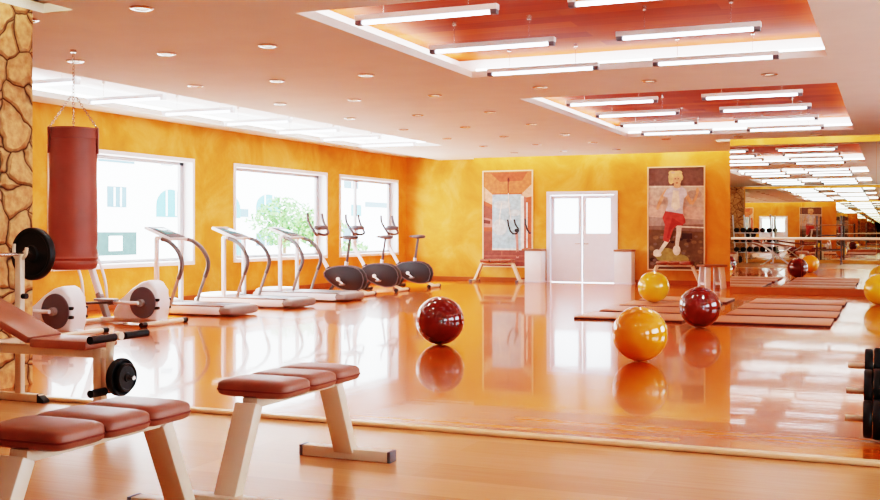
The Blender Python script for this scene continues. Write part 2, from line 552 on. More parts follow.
# windows in the left wall
for i, (y0, y1) in enumerate(WINS + WINR):
    w = thing('window_%d' % (i + 1), None, None, (XL if i < 3 else XR, (y0 + y1) / 2, WZ0), 0 if i < 3 else PI); w['kind'] = 'structure'
    W, Hh = y1 - y0, WZ1 - WZ0
    b = MB()
    t = .07
    b.box((-.1, -W / 2 + t / 2, Hh / 2), (.26, t, Hh)); b.box((-.1, W / 2 - t / 2, Hh / 2), (.26, t, Hh))
    b.box((-.1, 0, Hh - t / 2), (.26, W - 2 * t, t)); b.box((-.09, 0, t / 2), (.3, W - 2 * t, t))
    b.build('window_reveal', M['winwhite'], w, smooth=False)
    b = MB()
    f = .06; x = -.2
    iw = W - 2 * t - .01
    b.box((x, -iw / 2 + f / 2, Hh / 2), (.06, f, Hh - 2 * t)); b.box((x, iw / 2 - f * .9, Hh / 2), (.06, f * 1.8, Hh - 2 * t))
    b.box((x, 0, Hh - t - f / 2), (.06, iw, f)); b.box((x, 0, t + f / 2), (.06, iw, f))
    if i == 2: b.box((x, -W * .13, Hh / 2), (.06, f * 1.1, Hh - 2 * t))
    b.build('window_frame', M['winframe'], w, smooth=False)
    b = MB(); hw = iw / 2 - .01
    b.rect([(x, -hw, t), (x, hw, t), (x, hw, Hh - t), (x, -hw, Hh - t)]); b.build('pane', M['glass'], w, smooth=False)

# white double door
d = thing('door_1', None, None, ((DX0 + DX1) / 2, YB, 0)); d['kind'] = 'structure'
DW = DX1 - DX0
b = MB()
b.box((-DW / 2 + .045, .02, DZ / 2), (.09, .16, DZ)); b.box((DW / 2 - .045, .02, DZ / 2), (.09, .16, DZ)); b.box((0, .02, DZ - .045), (DW - .18, .16, .09))
b.build('door_frame', M['lac'], d, smooth=False)
for s in (-1, 1):
    lw = DW / 2 - .1
    cx = s * (lw / 2 + .005)
    b = MB()
    px0, px1, pz0, pz1 = cx - .31, cx + .31, 1.24, 2.12
    for a, c, e, g in grid_rects(cx - lw / 2 + .004, cx + lw / 2 - .004, .01, DZ - .1, [(px0, px1, pz0, pz1)]):
        b.box(((a + c) / 2, .04, (e + g) / 2), (c - a, .045, g - e))
    leaf = b.build('door_leaf', M['lac'], d, smooth=False)
    b = MB(); b.box(((px0 + px1) / 2, .04, (pz0 + pz1) / 2), (px1 - px0, .012, pz1 - pz0)); b.build('pane', M['frost'], leaf, smooth=False)
    b = MB(); b.cyl((cx - s * (lw / 2 - .06), .015, .98), (cx - s * (lw / 2 - .06), -.03, .98), .012)
    b.box((cx - s * (lw / 2 - .11), -.035, .98), (.12, .016, .02), bev=.004); b.build('door_handle', M['chrome'], leaf)

# mirrors
def mirror(name, label, x0, x1, y, face, z0, z1, pw):
    m = thing(name, label, 'mirror', (x0, y, z0))
    n = max(1, round((x1 - x0) / pw)); w = (x1 - x0) / n
    for k in range(n):
        b = MB(); b.box((w * (k + .5), -face * .005, (z1 - z0) / 2), (w - .004, .01, z1 - z0))
        b.build('mirror_panel', M['mirror'], m, smooth=False)
mirror('wall_mirror', 'tall panelled wall mirror to the right of the running woman picture', MXL, XR, YM + .01, -1, .142, 3.08, 1.3)
mirror('wall_mirror', 'panelled mirror on the front wall, seen only reflected in the other mirror', -5.67, XR, YF, 1, .1, 3.08, 1.3)

# ballet barre
t = thing('ballet_barre', 'pale horizontal ballet barre running in front of the wall mirror', 'barre', (MXL, YM - .2, 0))
b = MB(); b.cyl((.05, 0, 1.145), (XR - MXL - .05, 0, 1.145), .026); b.build('rail', M['cream'], t)
for k in range(6):
    x = .65 + 1.3 * k
    b = MB(); b.tube([(x, .2, 1.06), (x, .06, 1.06), (x, 0, 1.12)], .012); b.cyl((x, .2, 1.06), (x, .186, 1.06), .04); b.build('bracket', M['chrome'], t)

# ------------------------------------------------------------------ ceiling lights
def make_fixture():
    t = thing('tube_pendant', None, 'ceiling light', (0, 0, 0), 0)
    b = MB(); b.box((0, 0, .055), (1.34, .075, .05), bev=.006); b.build('housing', M['housing'], t)
    b = MB(); b.cyl((-.6, 0, .014), (.6, 0, .014), .017); b.build('fluorescent_tube', M['tube'], t)
    for s in (-1, 1):
        b = MB(); b.box((s * .635, 0, .02), (.06, .07, .055), bev=.006); b.build('end_cap', M['midgrey'], t)
        b = MB(); b.cyl((s * .4, 0, .08), (s * .4, 0, .31), .004, n=6); b.cyl((s * .4, 0, .27), (s * .4, 0, .31), .022); b.build('suspension_wire', M['chrome'], t)
    return t
FIX0 = make_fixture(); used = [False]
ORD = ['first', 'second', 'third', 'fourth', 'fifth', 'sixth', 'seventh', 'eighth', 'ninth', 'tenth', 'eleventh', 'twelfth']
def put_fixture(x, y, label, group):
    if used[0]: o = copy_tree(FIX0)
    else: o = FIX0; used[0] = True
    o.location = (x, y, ZC + .26 - .31); tag(o, label, 'ceiling light', group)
    return o
rows = {'large red recess at top': ([11.75, 10.05, 8.4], (-3.7, -1.75)),
        'red recess near the mirror': ([20.15, 18.45, 16.75, 15.07], (-3.7, -1.75)),
        'recess seen only mirrored': ([5.2, 3.5, 1.8], (-3.7, -1.75))}
for nm, (ys, xs) in rows.items():
    for j, y in enumerate(ys):
        for k, x in enumerate(xs):
            put_fixture(x, y, 'grey tube pendant, %s row from the mirror, %s column, %s' % (ORD[j], ['left', 'right'][k], nm), 'tube pendants in the red ceiling recesses')
for j, y in enumerate([20.6, 18.9, 17.2, 15.5, 13.8, 12.1, 10.4]):
    o = put_fixture(-9.95, y, 'tube pendant in the white recess by the windows, %s counting from the far end' % ORD[j], 'tube pendants over the cardio machines')
    for ch in o.children:
        if ch.name.startswith(('housing', 'end_cap')):
            ch.data = ch.data.copy(); ch.data.materials[0] = M['white']

def make_down():
    t = thing('downlight', None, 'downlight')
    b = MB(); b.lathe([(.055, 0), (.095, 0), (.1, -.008), (.085, -.016), (.06, -.014), (.055, -.004)], n=24); b.build('trim_ring', M['chrome'], t)
    b = MB(); b.cyl((0, 0, -.006), (0, 0, -.001), .054, n=20); b.build('lamp', M['spot'], t)
    l = bpy.data.lights.new('downlight_beam', 'SPOT'); l.energy = 40; l.spot_size = math.radians(130); l.spot_blend = 1; l.shadow_soft_size = .05; l.color = (1, .95, .88)
    lo = bpy.data.objects.new('beam', l); COL.objects.link(lo); lo.parent = t; lo.location = (0, 0, -.02)
    return t
D0 = make_down(); used_d = [False]
def put_down(x, y, label):
    if used_d[0]: o = copy_tree(D0)
    else: o = D0; used_d[0] = True
    o.location = (x, y, ZC); tag(o, label, 'downlight', 'recessed ceiling downlights')
for x, nm in ((-5.8, 'column nearest the red recesses'), (-7.05, 'middle column'), (-8.28, 'column nearest the windows')):
    for j, y in enumerate([24.1, 22.0, 19.9, 17.8, 15.7, 13.5, 11.42, 9.22, 7.25, 5.05]):
        put_down(x, y, 'round chrome downlight, %s from the back wall in the %s' % (ORD[j], nm))
for y, nm in ((13.25, 'strip between the two red recesses'), (21.72, 'strip before the mirror'), (6.8, 'strip in front of the large recess')):
    for k, x in enumerate((-4.2, -2.77, -1.33)):
        put_down(x, y, 'round chrome downlight, %s from left, ceiling %s' % (ORD[k], nm))

# ------------------------------------------------------------------ pictures on the back wall
def art_mats(cols, var=.22, scale=10):
    return [mat('print_%d_%d_%d' % c, c, .5, var=var, scale=scale) for c in cols]

def picture(name, label, x0, x1, z0, z1, cols, shapes, src):
    """flat framed print; shapes are (colour index, polygon) in the source rectangle src=(l, t, r, b)"""
    t = thing(name, label, 'picture', ((x0 + x1) / 2, YB - .002, z0))
    W, Hh = x1 - x0, z1 - z0
    b = MB(); fr = .03
    b.box((-W / 2 + fr / 2, -.02, Hh / 2), (fr, .04, Hh)); b.box((W / 2 - fr / 2, -.02, Hh / 2), (fr, .04, Hh))
    b.box((0, -.02, fr / 2), (W - 2 * fr, .04, fr)); b.box((0, -.02, Hh - fr / 2), (W - 2 * fr, .04, fr))
    b.build('frame', M['frame'], t, smooth=False)
    b = MB()
    l, tp, r, bt = src
    w2, h2 = W - 2 * fr, Hh - 2 * fr
    def P(u, v, k): return (-w2 / 2 + w2 * min(1, max(0, (u - l) / (r - l))), -.012 - k * .0004, fr + h2 * (1 - min(1, max(0, (v - tp) / (bt - tp)))))
    for k, (ci, poly) in enumerate(shapes):
        b.mi = ci
        b.rect([P(u, v, k) for u, v in poly])
    o = b.build('print', art_mats(cols), t, smooth=False)
    return t

def ell(cx, cy, rx, ry, n=18): return [(cx + rx * math.cos(2 * PI * k / n), cy + ry * math.sin(2 * PI * k / n)) for k in range(n)]
def stroke(pts, w):
    L, R = [], []
    for i, (x, y) in enumerate(pts):
        a = pts[max(0, i - 1)]; c = pts[min(len(pts) - 1, i + 1)]
        dx, dy = c[0] - a[0], c[1] - a[1]; d = math.hypot(dx, dy) or 1
        ww = w[i] if isinstance(w, list) else w
        L.append((x - dy / d * ww / 2, y + dx / d * ww / 2)); R.append((x + dy / d * ww / 2, y - dx / d * ww / 2))
    return L + R[::-1]

cols2 = [(122, 96, 92), (206, 192, 182), (176, 158, 150), (132, 112, 104), (112, 88, 66), (232, 200, 150), (224, 176, 142), (206, 208, 218),
         (188, 78, 72), (236, 224, 212), (70, 46, 42), (164, 150, 92), (236, 226, 214), (140, 110, 80), (168, 96, 62), (216, 190, 178), (160, 58, 56)]
rk = random.Random(3)
sh = [(0, [(70, 45), (287, 45), (287, 120), (70, 120)]), (12, [(70, 114), (287, 117), (287, 122), (70, 121)]),
      (1, [(70, 121), (287, 122), (287, 200), (70, 190)]), (15, [(70, 190), (287, 200), (287, 262), (70, 255)]), (2, [(70, 236), (287, 248), (287, 285), (70, 275)]),
      (3, [(70, 272), (287, 265), (287, 300), (70, 300)]), (12, [(170, 270), (287, 276), (287, 281), (170, 277)]), (4, [(70, 285), (287, 295), (287, 440), (70, 440)])]
for k in range(70):
    x, y = rk.uniform(76, 281), rk.uniform(300, 432); r = rk.uniform(6, 12)
    sh.append((rk.choice([13, 3, 10, 4, 13]), ell(x, y, r, r * .7, 8)))
sh += [(11, ell(140, 385, 44, 28)), (11, ell(190, 402, 40, 20)), (1, ell(88, 160, 14, 22)), (2, ell(250, 150, 30, 16))]
sh += [(9, stroke([(150, 322), (134, 345), (118, 368), (108, 382)], [17, 15, 13, 12])), (9, ell(106, 383, 17, 9)),
       (9, stroke([(192, 262), (190, 300), (184, 335), (183, 358)], [20, 19, 15, 13])), (12, ell(182, 366, 15, 20)), (12, ell(104, 376, 15, 13)),
       (8, [(138, 212), (172, 216), (205, 222), (214, 244), (216, 258), (204, 270), (184, 270), (168, 284), (160, 310), (150, 336), (128, 328), (132, 296), (136, 268), (126, 240)]),
       (16, [(165, 240), (200, 262), (178, 268), (160, 286), (150, 320), (143, 318), (152, 280)]),
       (6, stroke([(146, 132), (124, 160), (112, 188), (104, 208)], [18, 15, 12, 11])),
       (6, stroke([(212, 136), (226, 164), (240, 186)], [17, 15, 14])), (6, stroke([(240, 188), (254, 168), (264, 142)], [13, 11, 8])), (6, ell(263, 136, 6, 12)),
       (6, [(172, 105), (196, 105), (198, 124), (170, 124)]),
       (7, [(142, 130), (166, 119), (184, 128), (202, 119), (220, 132), (224, 152), (210, 166), (206, 198), (207, 226), (170, 219), (138, 214), (148, 184), (146, 160), (128, 156)]),
       (12, [(168, 132), (190, 136), (196, 200), (176, 214), (160, 196)]),
       (5, ell(176, 82, 27, 24)), (5, ell(160, 92, 10, 18)), (5, ell(164, 66, 14, 9)), (5, ell(190, 66, 14, 9)), (5, ell(200, 84, 8, 12)), (6, ell(184, 95, 16, 20)), (5, ell(172, 74, 15, 9)), (5, ell(196, 75, 9, 7)), (15, ell(168, 64, 8, 4)),
       (10, [(174, 88), (180, 87), (180, 90), (174, 91)]), (10, [(186, 87), (192, 88), (192, 91), (186, 90)]), (16, ell(183, 105, 5, 2)), (10, [(203, 300), (243, 300), (243, 322), (203, 322)])]
picture('framed_picture', 'framed picture of a running woman in white shirt and red trousers, left of the mirror', -5.48, -4.09, .34, 2.87, cols2, sh, (70, 45, 287, 440))

cols1 = [(206, 124, 78), (188, 96, 62), (168, 202, 214), (198, 216, 220), (238, 232, 226), (150, 84, 66), (170, 100, 84), (110, 52, 40), (36, 30, 34), (222, 178, 150), (196, 132, 120), (140, 76, 66)]
sh = [(1, [(25, 28), (275, 28), (275, 490), (25, 490)]), (0, [(25, 28), (275, 28), (275, 110), (230, 135), (70, 135), (25, 105)]), (9, [(25, 100), (70, 138), (70, 190), (25, 170)]),
      (9, [(275, 90), (225, 135), (225, 160), (275, 150)]), (1, [(60, 34), (250, 34), (225, 74), (110, 78)]),
      (2, [(70, 140), (222, 140), (222, 412), (70, 412)]), (3, ell(120, 190, 44, 20)), (3, ell(185, 230, 32, 16)), (3, ell(110, 300, 38, 40)), (4, [(218, 146), (234, 150), (234, 402), (218, 408)]),
      (4, [(70, 404), (222, 404), (222, 411), (70, 411)]), (4, [(246, 180), (253, 180), (253, 400), (246, 400)]), (6, [(234, 150), (246, 156), (246, 402), (234, 402)]),
      (5, [(25, 190), (70, 210), (70, 260), (25, 250)]), (10, [(25, 250), (70, 262), (70, 300), (25, 300)]), (7, [(25, 262), (60, 268), (60, 284), (25, 280)]), (5, [(25, 320), (70, 320), (70, 420), (25, 420)]),
      (11, [(25, 416), (275, 412), (275, 490), (25, 490)]), (6, [(25, 438), (240, 436), (240, 442), (25, 444)]), (6, [(25, 462), (240, 462), (240, 467), (25, 467)]), (6, [(118, 418), (122, 418), (122, 438), (118, 438)]),
      (7, stroke([(155, 58), (153, 90), (154, 134)], [7, 4, 4])), (7, ell(155, 70, 6, 9)), (4, stroke([(154, 134), (158, 200), (168, 265)], 4)), (4, stroke([(120, 180), (110, 240), (108, 290)], 4)),
      (10, stroke([(196, 325), (200, 380), (202, 450)], [14, 12, 14])), (11, ell(202, 430, 8, 14)),
      (8, stroke([(151, 262), (155, 290), (164, 318), (178, 332), (196, 332), (206, 318), (204, 302)], 8)), (8, stroke([(184, 262), (190, 284), (202, 304)], 8)), (8, ell(196, 316, 10, 9)),
      (8, stroke([(240, 258), (243, 285), (252, 312), (264, 330), (272, 326)], 8))]
picture('framed_picture', 'framed picture of gym handlebars before a pale blue window, left of the white door', -9.8, -8.42, .36, 2.87, cols1, sh, (25, 28, 275, 490))

# ------------------------------------------------------------------ benches
def make_bench(label):
    t = thing('flat_bench', label, 'bench')
    for s in (-1, 1):
        b = MB(); b.bar((s * .60, 0, .05), (s * .415, 0, .47), .125, .07, up=(0, 1, 0), bev=.008)
        b.build('leg', M['cream'], t)
        b = MB(); b.box((s * .62, 0, .032), (.085, .56, .064), bev=.008)
        f = b.build('foot_bar', M['cream'], t)
        for e in (-1, 1):
            b = MB(); b.box((s * .62, e * .289, .032), (.088, .022, .066), bev=.006); b.build('end_cap', M['midgrey'], f)
    b = MB(); b.box((0, 0, .475), (.82, .09, .05), bev=.006); b.build('beam', M['cream'], t)
    for k in (-1, 0, 1):
        b = MB(); b.ellipsoid((k * .278, 0, .540), (.141, .21, .047), n=48, m=18, e1=.48, e2=.30)
        p = b.build('seat_pad', M['leather'], t)
        pts = []
        for a in range(40):
            c_, s_ = math.cos(2 * PI * a / 40), math.sin(2 * PI * a / 40)
            pts.append((k * .278 + .1415 * math.copysign(abs(c_) ** .30, c_), .2105 * math.copysign(abs(s_) ** .30, s_), .534))
        b = MB(); b.tube(pts + pts[:1], .0045, n=6, smooth_pts=False); b.build('piping', M['piping'], p)
    return t
B0 = make_bench('red brown padded flat bench standing whole in the foreground, right one of two')
B0.location = (-2.93, 4.90, ZN); B0.rotation_euler = (0, 0, PI / 2); B0['group'] = 'three pad flat benches'
for lab, loc, rz in (('red brown padded flat bench cut off by the lower left corner of the picture', (-3.05, 3.5, ZN), PI / 2),
                     ('flat bench under the picture of gym handlebars by the back wall', (-9.2, 25.45, 0), 0),
                     ('flat bench under the running woman picture by the back wall', (-4.72, 25.45, 0), 0)):
    o = copy_tree(B0); o.location = loc; o.rotation_euler = (0, 0, rz); tag(o, lab, 'bench', 'three pad flat benches')

# end-on stool by the mirror
t = thing('step_stool', 'brown topped stool with broad white slanting legs beside the mirror edge', 'stool', (-3.72, 24.6, 0), .55)
b = MB(); b.box((0, 0, .515), (.56, .44, .05), bev=.012); b.build('seat', M['boxtop'], t)
for sx in (-1, 1):
    for sy in (-1, 1):
        b = MB(); b.bar((sx * .19, sy * .2, .0), (sx * .16, sy * .15, .49), .13, .06, up=(1, 0, 0)); b.build('leg', M['white'], t)
    b = MB(); b.box((sx * .185, 0, .1), (.06, .34, .05), bev=.006); b.build('stretcher', M['white'], t)

# white pedestals beside the door
def pedestal(x, label):
    t = thing('pedestal_box', label, 'pedestal', (x, 25.7, 0), 0, 'white boxes beside the door')
    b = MB(); b.box((0, 0, .4), (.42, .42, .8), bev=.006); b.build('body', M['white'], t)
    b = MB(); b.box((0, 0, .825), (.45, .46, .05), bev=.008); b.build('lid', M['boxtop'], t)
    b = MB(); b.box((0, 0, .02), (.44, .44, .04), bev=.004); b.build('plinth', M['lac'], t)
pedestal(-8.27, 'white box with brown lid to the left of the double door')
pedestal(-5.98, 'white box with brown lid to the right of the double door')

# ------------------------------------------------------------------ exercise balls and mats
def make_ball(name, label, m, loc, r=.275):
    t = thing(name, label, 'exercise ball', loc)
    b = MB()
    prof = []
    n = 72
    for i in range(1, n):
        a = -PI / 2 + PI * i / n
        rr = r * (1 - .006 * (abs(math.sin(a * 14)) ** 6 if abs(a) > .55 else 0))
        prof.append((rr * math.cos(a), rr * math.sin(a)))
    b.lathe(prof, (0, 0, r), n=56)
    o = b.build('shell', m, t)
    b = MB(); b.cyl((0, -r * .06, 2 * r - .006), (0, -r * .06, 2 * r + .002), .012, n=12)
    b.build('valve', M['piping'], t)
    return t
make_ball('exercise_ball', 'glossy dark red exercise ball alone on the floor in mid hall', M['ball_r'], (-4.74, 11.19, 0))
make_ball('exercise_ball', 'large orange exercise ball nearest of all, in front of the left mats', M['ball_y'], (-2.3, 10.54, 0))
make_ball('exercise_ball', 'glossy dark red exercise ball between the two groups of mats', M['ball_r'], (-2.36, 14.55, 0))
make_ball('exercise_ball', 'yellow exercise ball on the left mats, below the running woman picture', M['ball_y2'], (-3.84, 18.72, .041))
make_ball('exercise_ball', 'yellow exercise ball at the right edge of the picture, before the mirror', M['ball_y2'], (-.16, 20.2, 0))

def make_mat():
    t = thing('exercise_mat', None, 'exercise mat')
    b = MB(); b.box((0, 0, .034), (1.58, 1.10, .014), bev=.006); b.build('mat_top', M['mat'], t)
    b = MB(); b.box((0, 0, .0135), (1.58, 1.10, .027), bev=.004); b.build('mat_base', M['matedge'], t)
    return t
MT0 = make_mat(); first = True
for gx, gn in ((-3.5, 'left'), (-1.53, 'right')):
    for j, y in enumerate((15.72, 17.15, 18.58, 20.01)):
        o = MT0 if first else copy_tree(MT0); first = False
        o.location = (gx + (j % 2) * .02, y, 0); o.rotation_euler = (0, 0, (.004, -.006, .005, -.003)[j])
        tag(o, 'brown exercise mat, %s in the %s row of mats' % (['nearest', 'second nearest', 'third nearest', 'farthest'][j], gn), 'exercise mat', 'brown mats in two rows')

# ------------------------------------------------------------------ treadmills (front towards +x locally)
def make_treadmill(label):
    t = thing('treadmill', label, 'treadmill')
    b = MB(); b.box((.1, 0, .085), (1.8, .80, .13), bev=.03); b.build('deck', M['white'], t)
    b = MB(); b.box((.04, 0, .153), (1.66, .56, .016), bev=.004); b.build('running_belt', M['midgrey'], t)
    for s in (-1, 1):
        b = MB(); b.box((.02, s * .34, .158), (1.7, .1, .024), bev=.008); b.build('side_rail', M['grey'], t)
    b = MB(); b.ellipsoid((-.86, 0, .088), (.15, .40, .078), n=32, m=12, e1=.5, e2=.35); b.build('roller_cover', M['grey'], t)
    b = MB(); b.ellipsoid((.72, 0, .13), (.3, .38, .1), n=32, m=12, e1=.5, e2=.4); b.build('motor_cover', M['white'], t)
    for s in (-1, 1):
        b = MB(); b.bar((.44, s * .31, .12), (.44, s * .31, 1.2), .065, .06, up=(1, 0, 0), bev=.012); b.build('upright', M['white'], t)
        b = MB()
        b.tube([(.34, s * .31, 1.17), (.20, s * .315, 1.13), (.05, s * .33, 1.02), (-.05, s * .34, .86), (-.06, s * .345, .72), (.0, s * .345, .56)], .034, n=10)
        h = b.build('handrail', M['steelgrey'], t)
        b = MB(); b.tube([(.0, s * .345, .56), (.08, s * .345, .36), (.15, s * .345, .15)], .026, n=10); b.build('rail_post', M['grey'], h)
    b = MB(); b.box((.50, 0, 1.26), (.54, .46, .05), rot=(0, -.36, 0), bev=.014); c = b.build('console', M['white'], t)
    b = MB(); b.box((.48, 0, 1.272), (.46, .40, .03), rot=(0, -.36, 0), bev=.006); b.build('console_panel', M['midgrey'], c)
    b = MB(); b.box((.495, 0, 1.291), (.24, .30, .02), rot=(0, -.36, 0), bev=.002); b.build('display', M['screen'], c)
    b = MB(); b.bar((.42, -.33, 1.19), (.42, .33, 1.19), .06, .08, up=(0, 0, 1)); b.build('cross_bar', M['white'], t)
    return t
TM = make_treadmill('white treadmill nearest the viewer, beside the white elliptical trainer')
TM.location = (-10.14, 13.9, 0); TM.rotation_euler = (0, 0, PI); TM['group'] = 'white treadmills facing the windows'
for lab, y in (('white treadmill in the middle of the three', 15.72), ('white treadmill farthest back, beside the first exercise bike', 17.56)):
    o = copy_tree(TM); o.location = (-10.14, y, 0); tag(o, lab, 'treadmill', 'white treadmills facing the windows')

# ------------------------------------------------------------------ exercise bikes
def make_bike(label):
    t = thing('exercise_bike', label, 'exercise bike')
    poly = [(-.44, .20), (-.47, .32), (-.44, .44), (-.36, .53), (-.24, .58), (-.08, .60), (.10, .595), (.26, .57), (.38, .52), (.44, .45), (.43, .38), (.34, .29), (.20, .20), (.04, .13), (-.16, .09), (-.32, .10), (-.40, .14)]
    b = MB(); b.prism(poly, -.078, .078, bev=.03); sh_ = b.build('shell', M['dark'], t)
    b = MB(); b.tube([(x * .985 - .0, -.081, z * .985 + .005) for x, z in poly + poly[:1]], .012, n=6, smooth_pts=False)
    b.build('shell_rim', M['midgrey'], sh_)
    b = MB(); b.tube([(x * .985 - .0, .081, z * .985 + .005) for x, z in poly + poly[:1]], .012, n=6, smooth_pts=False)
    b.build('shell_rim', M['midgrey'], sh_)
    b = MB(); b.tube([(-.30, -.1, .13), (-.36, -.1, .2), (-.37, -.1, .3)], [.008] * 7 + [.012] * 6, n=6); b.build('shell_stripe', M['white'], sh_)
    b = MB(); b.bar((.36, 0, .5), (.62, 0, .92), .06, .075, up=(0, 1, 0), bev=.015); b.tube([(.60, 0, .88), (.65, 0, 1.0), (.63, 0, 1.28), (.60, 0, 1.36)], .042, n=12); b.build('mast', M['white'], t)
    b = MB(); b.cyl((.33, 0, .46), (.39, 0, .55), .06); b.build('mast_collar', M['dark'], t)
    b = MB(); b.ellipsoid((.55, 0, 1.37), (.13, .15, .05), e1=.6, e2=.7); c = b.build('console', M['midgrey'], t)
    b = MB(); b.box((.52, 0, 1.415), (.1, .16, .012), bev=.003); b.build('display', M['screen'], c)
    for s in (-1, 1):
        b = MB(); b.tube([(.6, 0, 1.24), (.56, s * .16, 1.22), (.53, s * .27, 1.26), (.60, s * .30, 1.38), (.67, s * .31, 1.52), (.69, s * .29, 1.66)], .028, n=8)
        b.build('handlebar', M['midgrey'], t)
    b = MB(); b.bar((-.03, 0, .56), (-.12, 0, 1.14), .04, .05, up=(0, 1, 0), bev=.012); sp = b.build('seat_post', M['midgrey'], t)
    b = MB(); b.cyl((-.03, 0, .57), (-.045, 0, .68), .04); b.build('post_sleeve', M['white'], sp)
    b = MB(); b.ellipsoid((-.14, 0, 1.17), (.15, .12, .045), n=28, m=12, e1=.7, e2=.8); b.ellipsoid((-.02, 0, 1.175), (.13, .05, .03), n=20, m=10); b.build('saddle', M['midgrey'], t)
    for s, dz, dx in ((-1, .1, .14), (1, -.1, -.14)):
        b = MB(); b.tube([(.10, s * .10, .33), (.10, s * .13, .33), (.10 + dx, s * .14, .33 + dz)], .017, n=8, smooth_pts=False); b.cyl((.10, s * .085, .33), (.10, s * .115, .33), .04, n=20); cr = b.build('crank', M['white'], t)
        b = MB(); b.box((.10 + dx, s * .19, .33 + dz), (.1, .09, .03), bev=.006); b.build('pedal', M['grey'], cr)
    b = MB(); b.cyl((-.52, -.3, .04), (-.52, .3, .04), .035); b.bar((-.34, 0, .12), (-.52, 0, .05), .06, .05, up=(0, 1, 0)); fb = b.build('rear_foot', M['cream'], t)
    b = MB(); b.cyl((.36, -.26, .04), (.36, .26, .04), .035); b.bar((.22, 0, .24), (.36, 0, .05), .08, .05, up=(0, 1, 0)); ff = b.build('front_foot', M['dark'], t)
    for e in (-1, 1):
        b = MB(); b.cyl((-.52, e * .27, .04), (-.52, e * .33, .04), .04); b.build('rubber_cap', M['black'], fb)
        b = MB(); b.cyl((.36, e * .24, .04), (.36, e * .29, .04), .04); b.build('rubber_cap', M['black'], ff)
    return t
BK = make_bike('dark grey exercise bike nearest the treadmills')
BK.location = (-10.13, 18.98, 0); BK.rotation_euler = (0, 0, PI); BK['group'] = 'dark exercise bikes by the third window'
for lab, y in (('dark grey exercise bike in the middle of three', 20.67), ('dark grey exercise bike farthest back, nearest the corner of the hall', 22.4)):
    o = copy_tree(BK); o.location = (-10.16, y, 0); tag(o, lab, 'exercise bike', 'dark exercise bikes by the third window')

# ------------------------------------------------------------------ elliptical trainers
def make_elliptical(label):
    t = thing('elliptical_trainer', label, 'elliptical trainer')
    poly = [(.10, .05), (.11, .16), (.06, .24), (-.06, .36), (-.22, .50), (-.38, .59), (-.51, .62), (-.58, .59), (-.64, .48), (-.69, .34), (-.68, .18), (-.64, .06)]
    b = MB(); b.prism(poly, -.14, .14, bev=.045); s_ = b.build('shroud', M['white'], t)
    for k in (0, 1):
        for sy in (-1, 1):
            b = MB(); b.box((-.635, sy * .125, .35 - .11 * k), (.1, .05, .042), bev=.012); b.build('vent', M['black'], s_)
    for s in (-1, 1):
        b = MB(); b.lathe([(.0, 0), (.21, 0), (.22, .012), (.215, .024), (.06, .03), (.0, .03)][1:5], (-.43, s * .137 if s > 0 else -.167, .31), n=36, axis='y'); w = b.build('crank_disc', M['midgrey'], t)
        b = MB(); b.cyl((-.43, s * .16, .31), (-.43, s * .23, .31), .05, n=20); b.build('hub', M['grey'], w)
        dz = .02 * s
        b = MB(); b.cyl((-.43, s * .25, .31), (-.02, s * .25, .29 + dz), .026, n=10); a = b.build('pedal_arm', M['white'], t)
        b = MB(); b.cyl((-.08, s * .25, .295 + dz), (.52, s * .25, .26 + dz), .02, n=10); b.build('arm_tube', M['steelgrey'], a)
        b = MB(); b.box((.1, s * .27, .325 + dz), (.34, .13, .03), bev=.01); b.build('foot_plate', M['grey'], a)
        b = MB(); b.tube([(.52, s * .25, .25 + dz), (.56, s * .24, .6), (.72, s * .24, 1.0), (.82, s * .25, 1.25), (.84, s * .26, 1.45)], .02, n=8); p = b.build('moving_handle', M['white'], t)
        b = MB(); b.tube([(.835, s * .257, 1.34), (.84, s * .26, 1.46)], .028, n=8, smooth_pts=False); b.build('grip', M['black'], p)
        b = MB(); b.ellipsoid((.525, s * .25, .27 + dz), (.05, .04, .05)); b.build('joint_cover', M['grey'], p)
    b = MB(); b.bar((.30, 0, .06), (.46, 0, .42), .09, .08, up=(0, 1, 0), bev=.012); b.build('mast_foot', M['grey'], t)
    b = MB(); b.bar((.44, 0, .38), (.80, 0, 1.3), .075, .085, up=(0, 1, 0), bev=.02); b.build('mast', M['white'], t)
    b = MB(); b.box((.80, 0, 1.38), (.05, .3, .24), rot=(0, .35, 0), bev=.02); c = b.build('console', M['grey'], t)
    b = MB(); b.box((.768, 0, 1.385), (.01, .2, .14), rot=(0, .35, 0)); b.build('display', M['screen'], c)
    b = MB(); b.box((-.15, 0, .05), (1.1, .12, .06), bev=.012); b.build('base_rail', M['white'], t)
    for x in (-.68, .4):
        b = MB(); b.cyl((x, -.42, .035), (x, .42, .035), .032, n=12); f = b.build('stabilizer', M['cream'], t)
        for e in (-1, 1):
            b = MB(); b.cyl((x, e * .4, .035), (x, e * .5, .035), .036, n=12); b.build('rubber_cap', M['black'], f)
    return t
EL = make_elliptical('white elliptical trainer just left of the nearest treadmill')
EL.location = (-9.93, 12.05, 0); EL.rotation_euler = (0, 0, PI); EL['group'] = 'white elliptical trainers'
o = copy_tree(EL); o.location = (-9.9, 10.35, 0); tag(o, 'white elliptical trainer below the punching bag, beside the stone wall', 'elliptical trainer', 'white elliptical trainers')

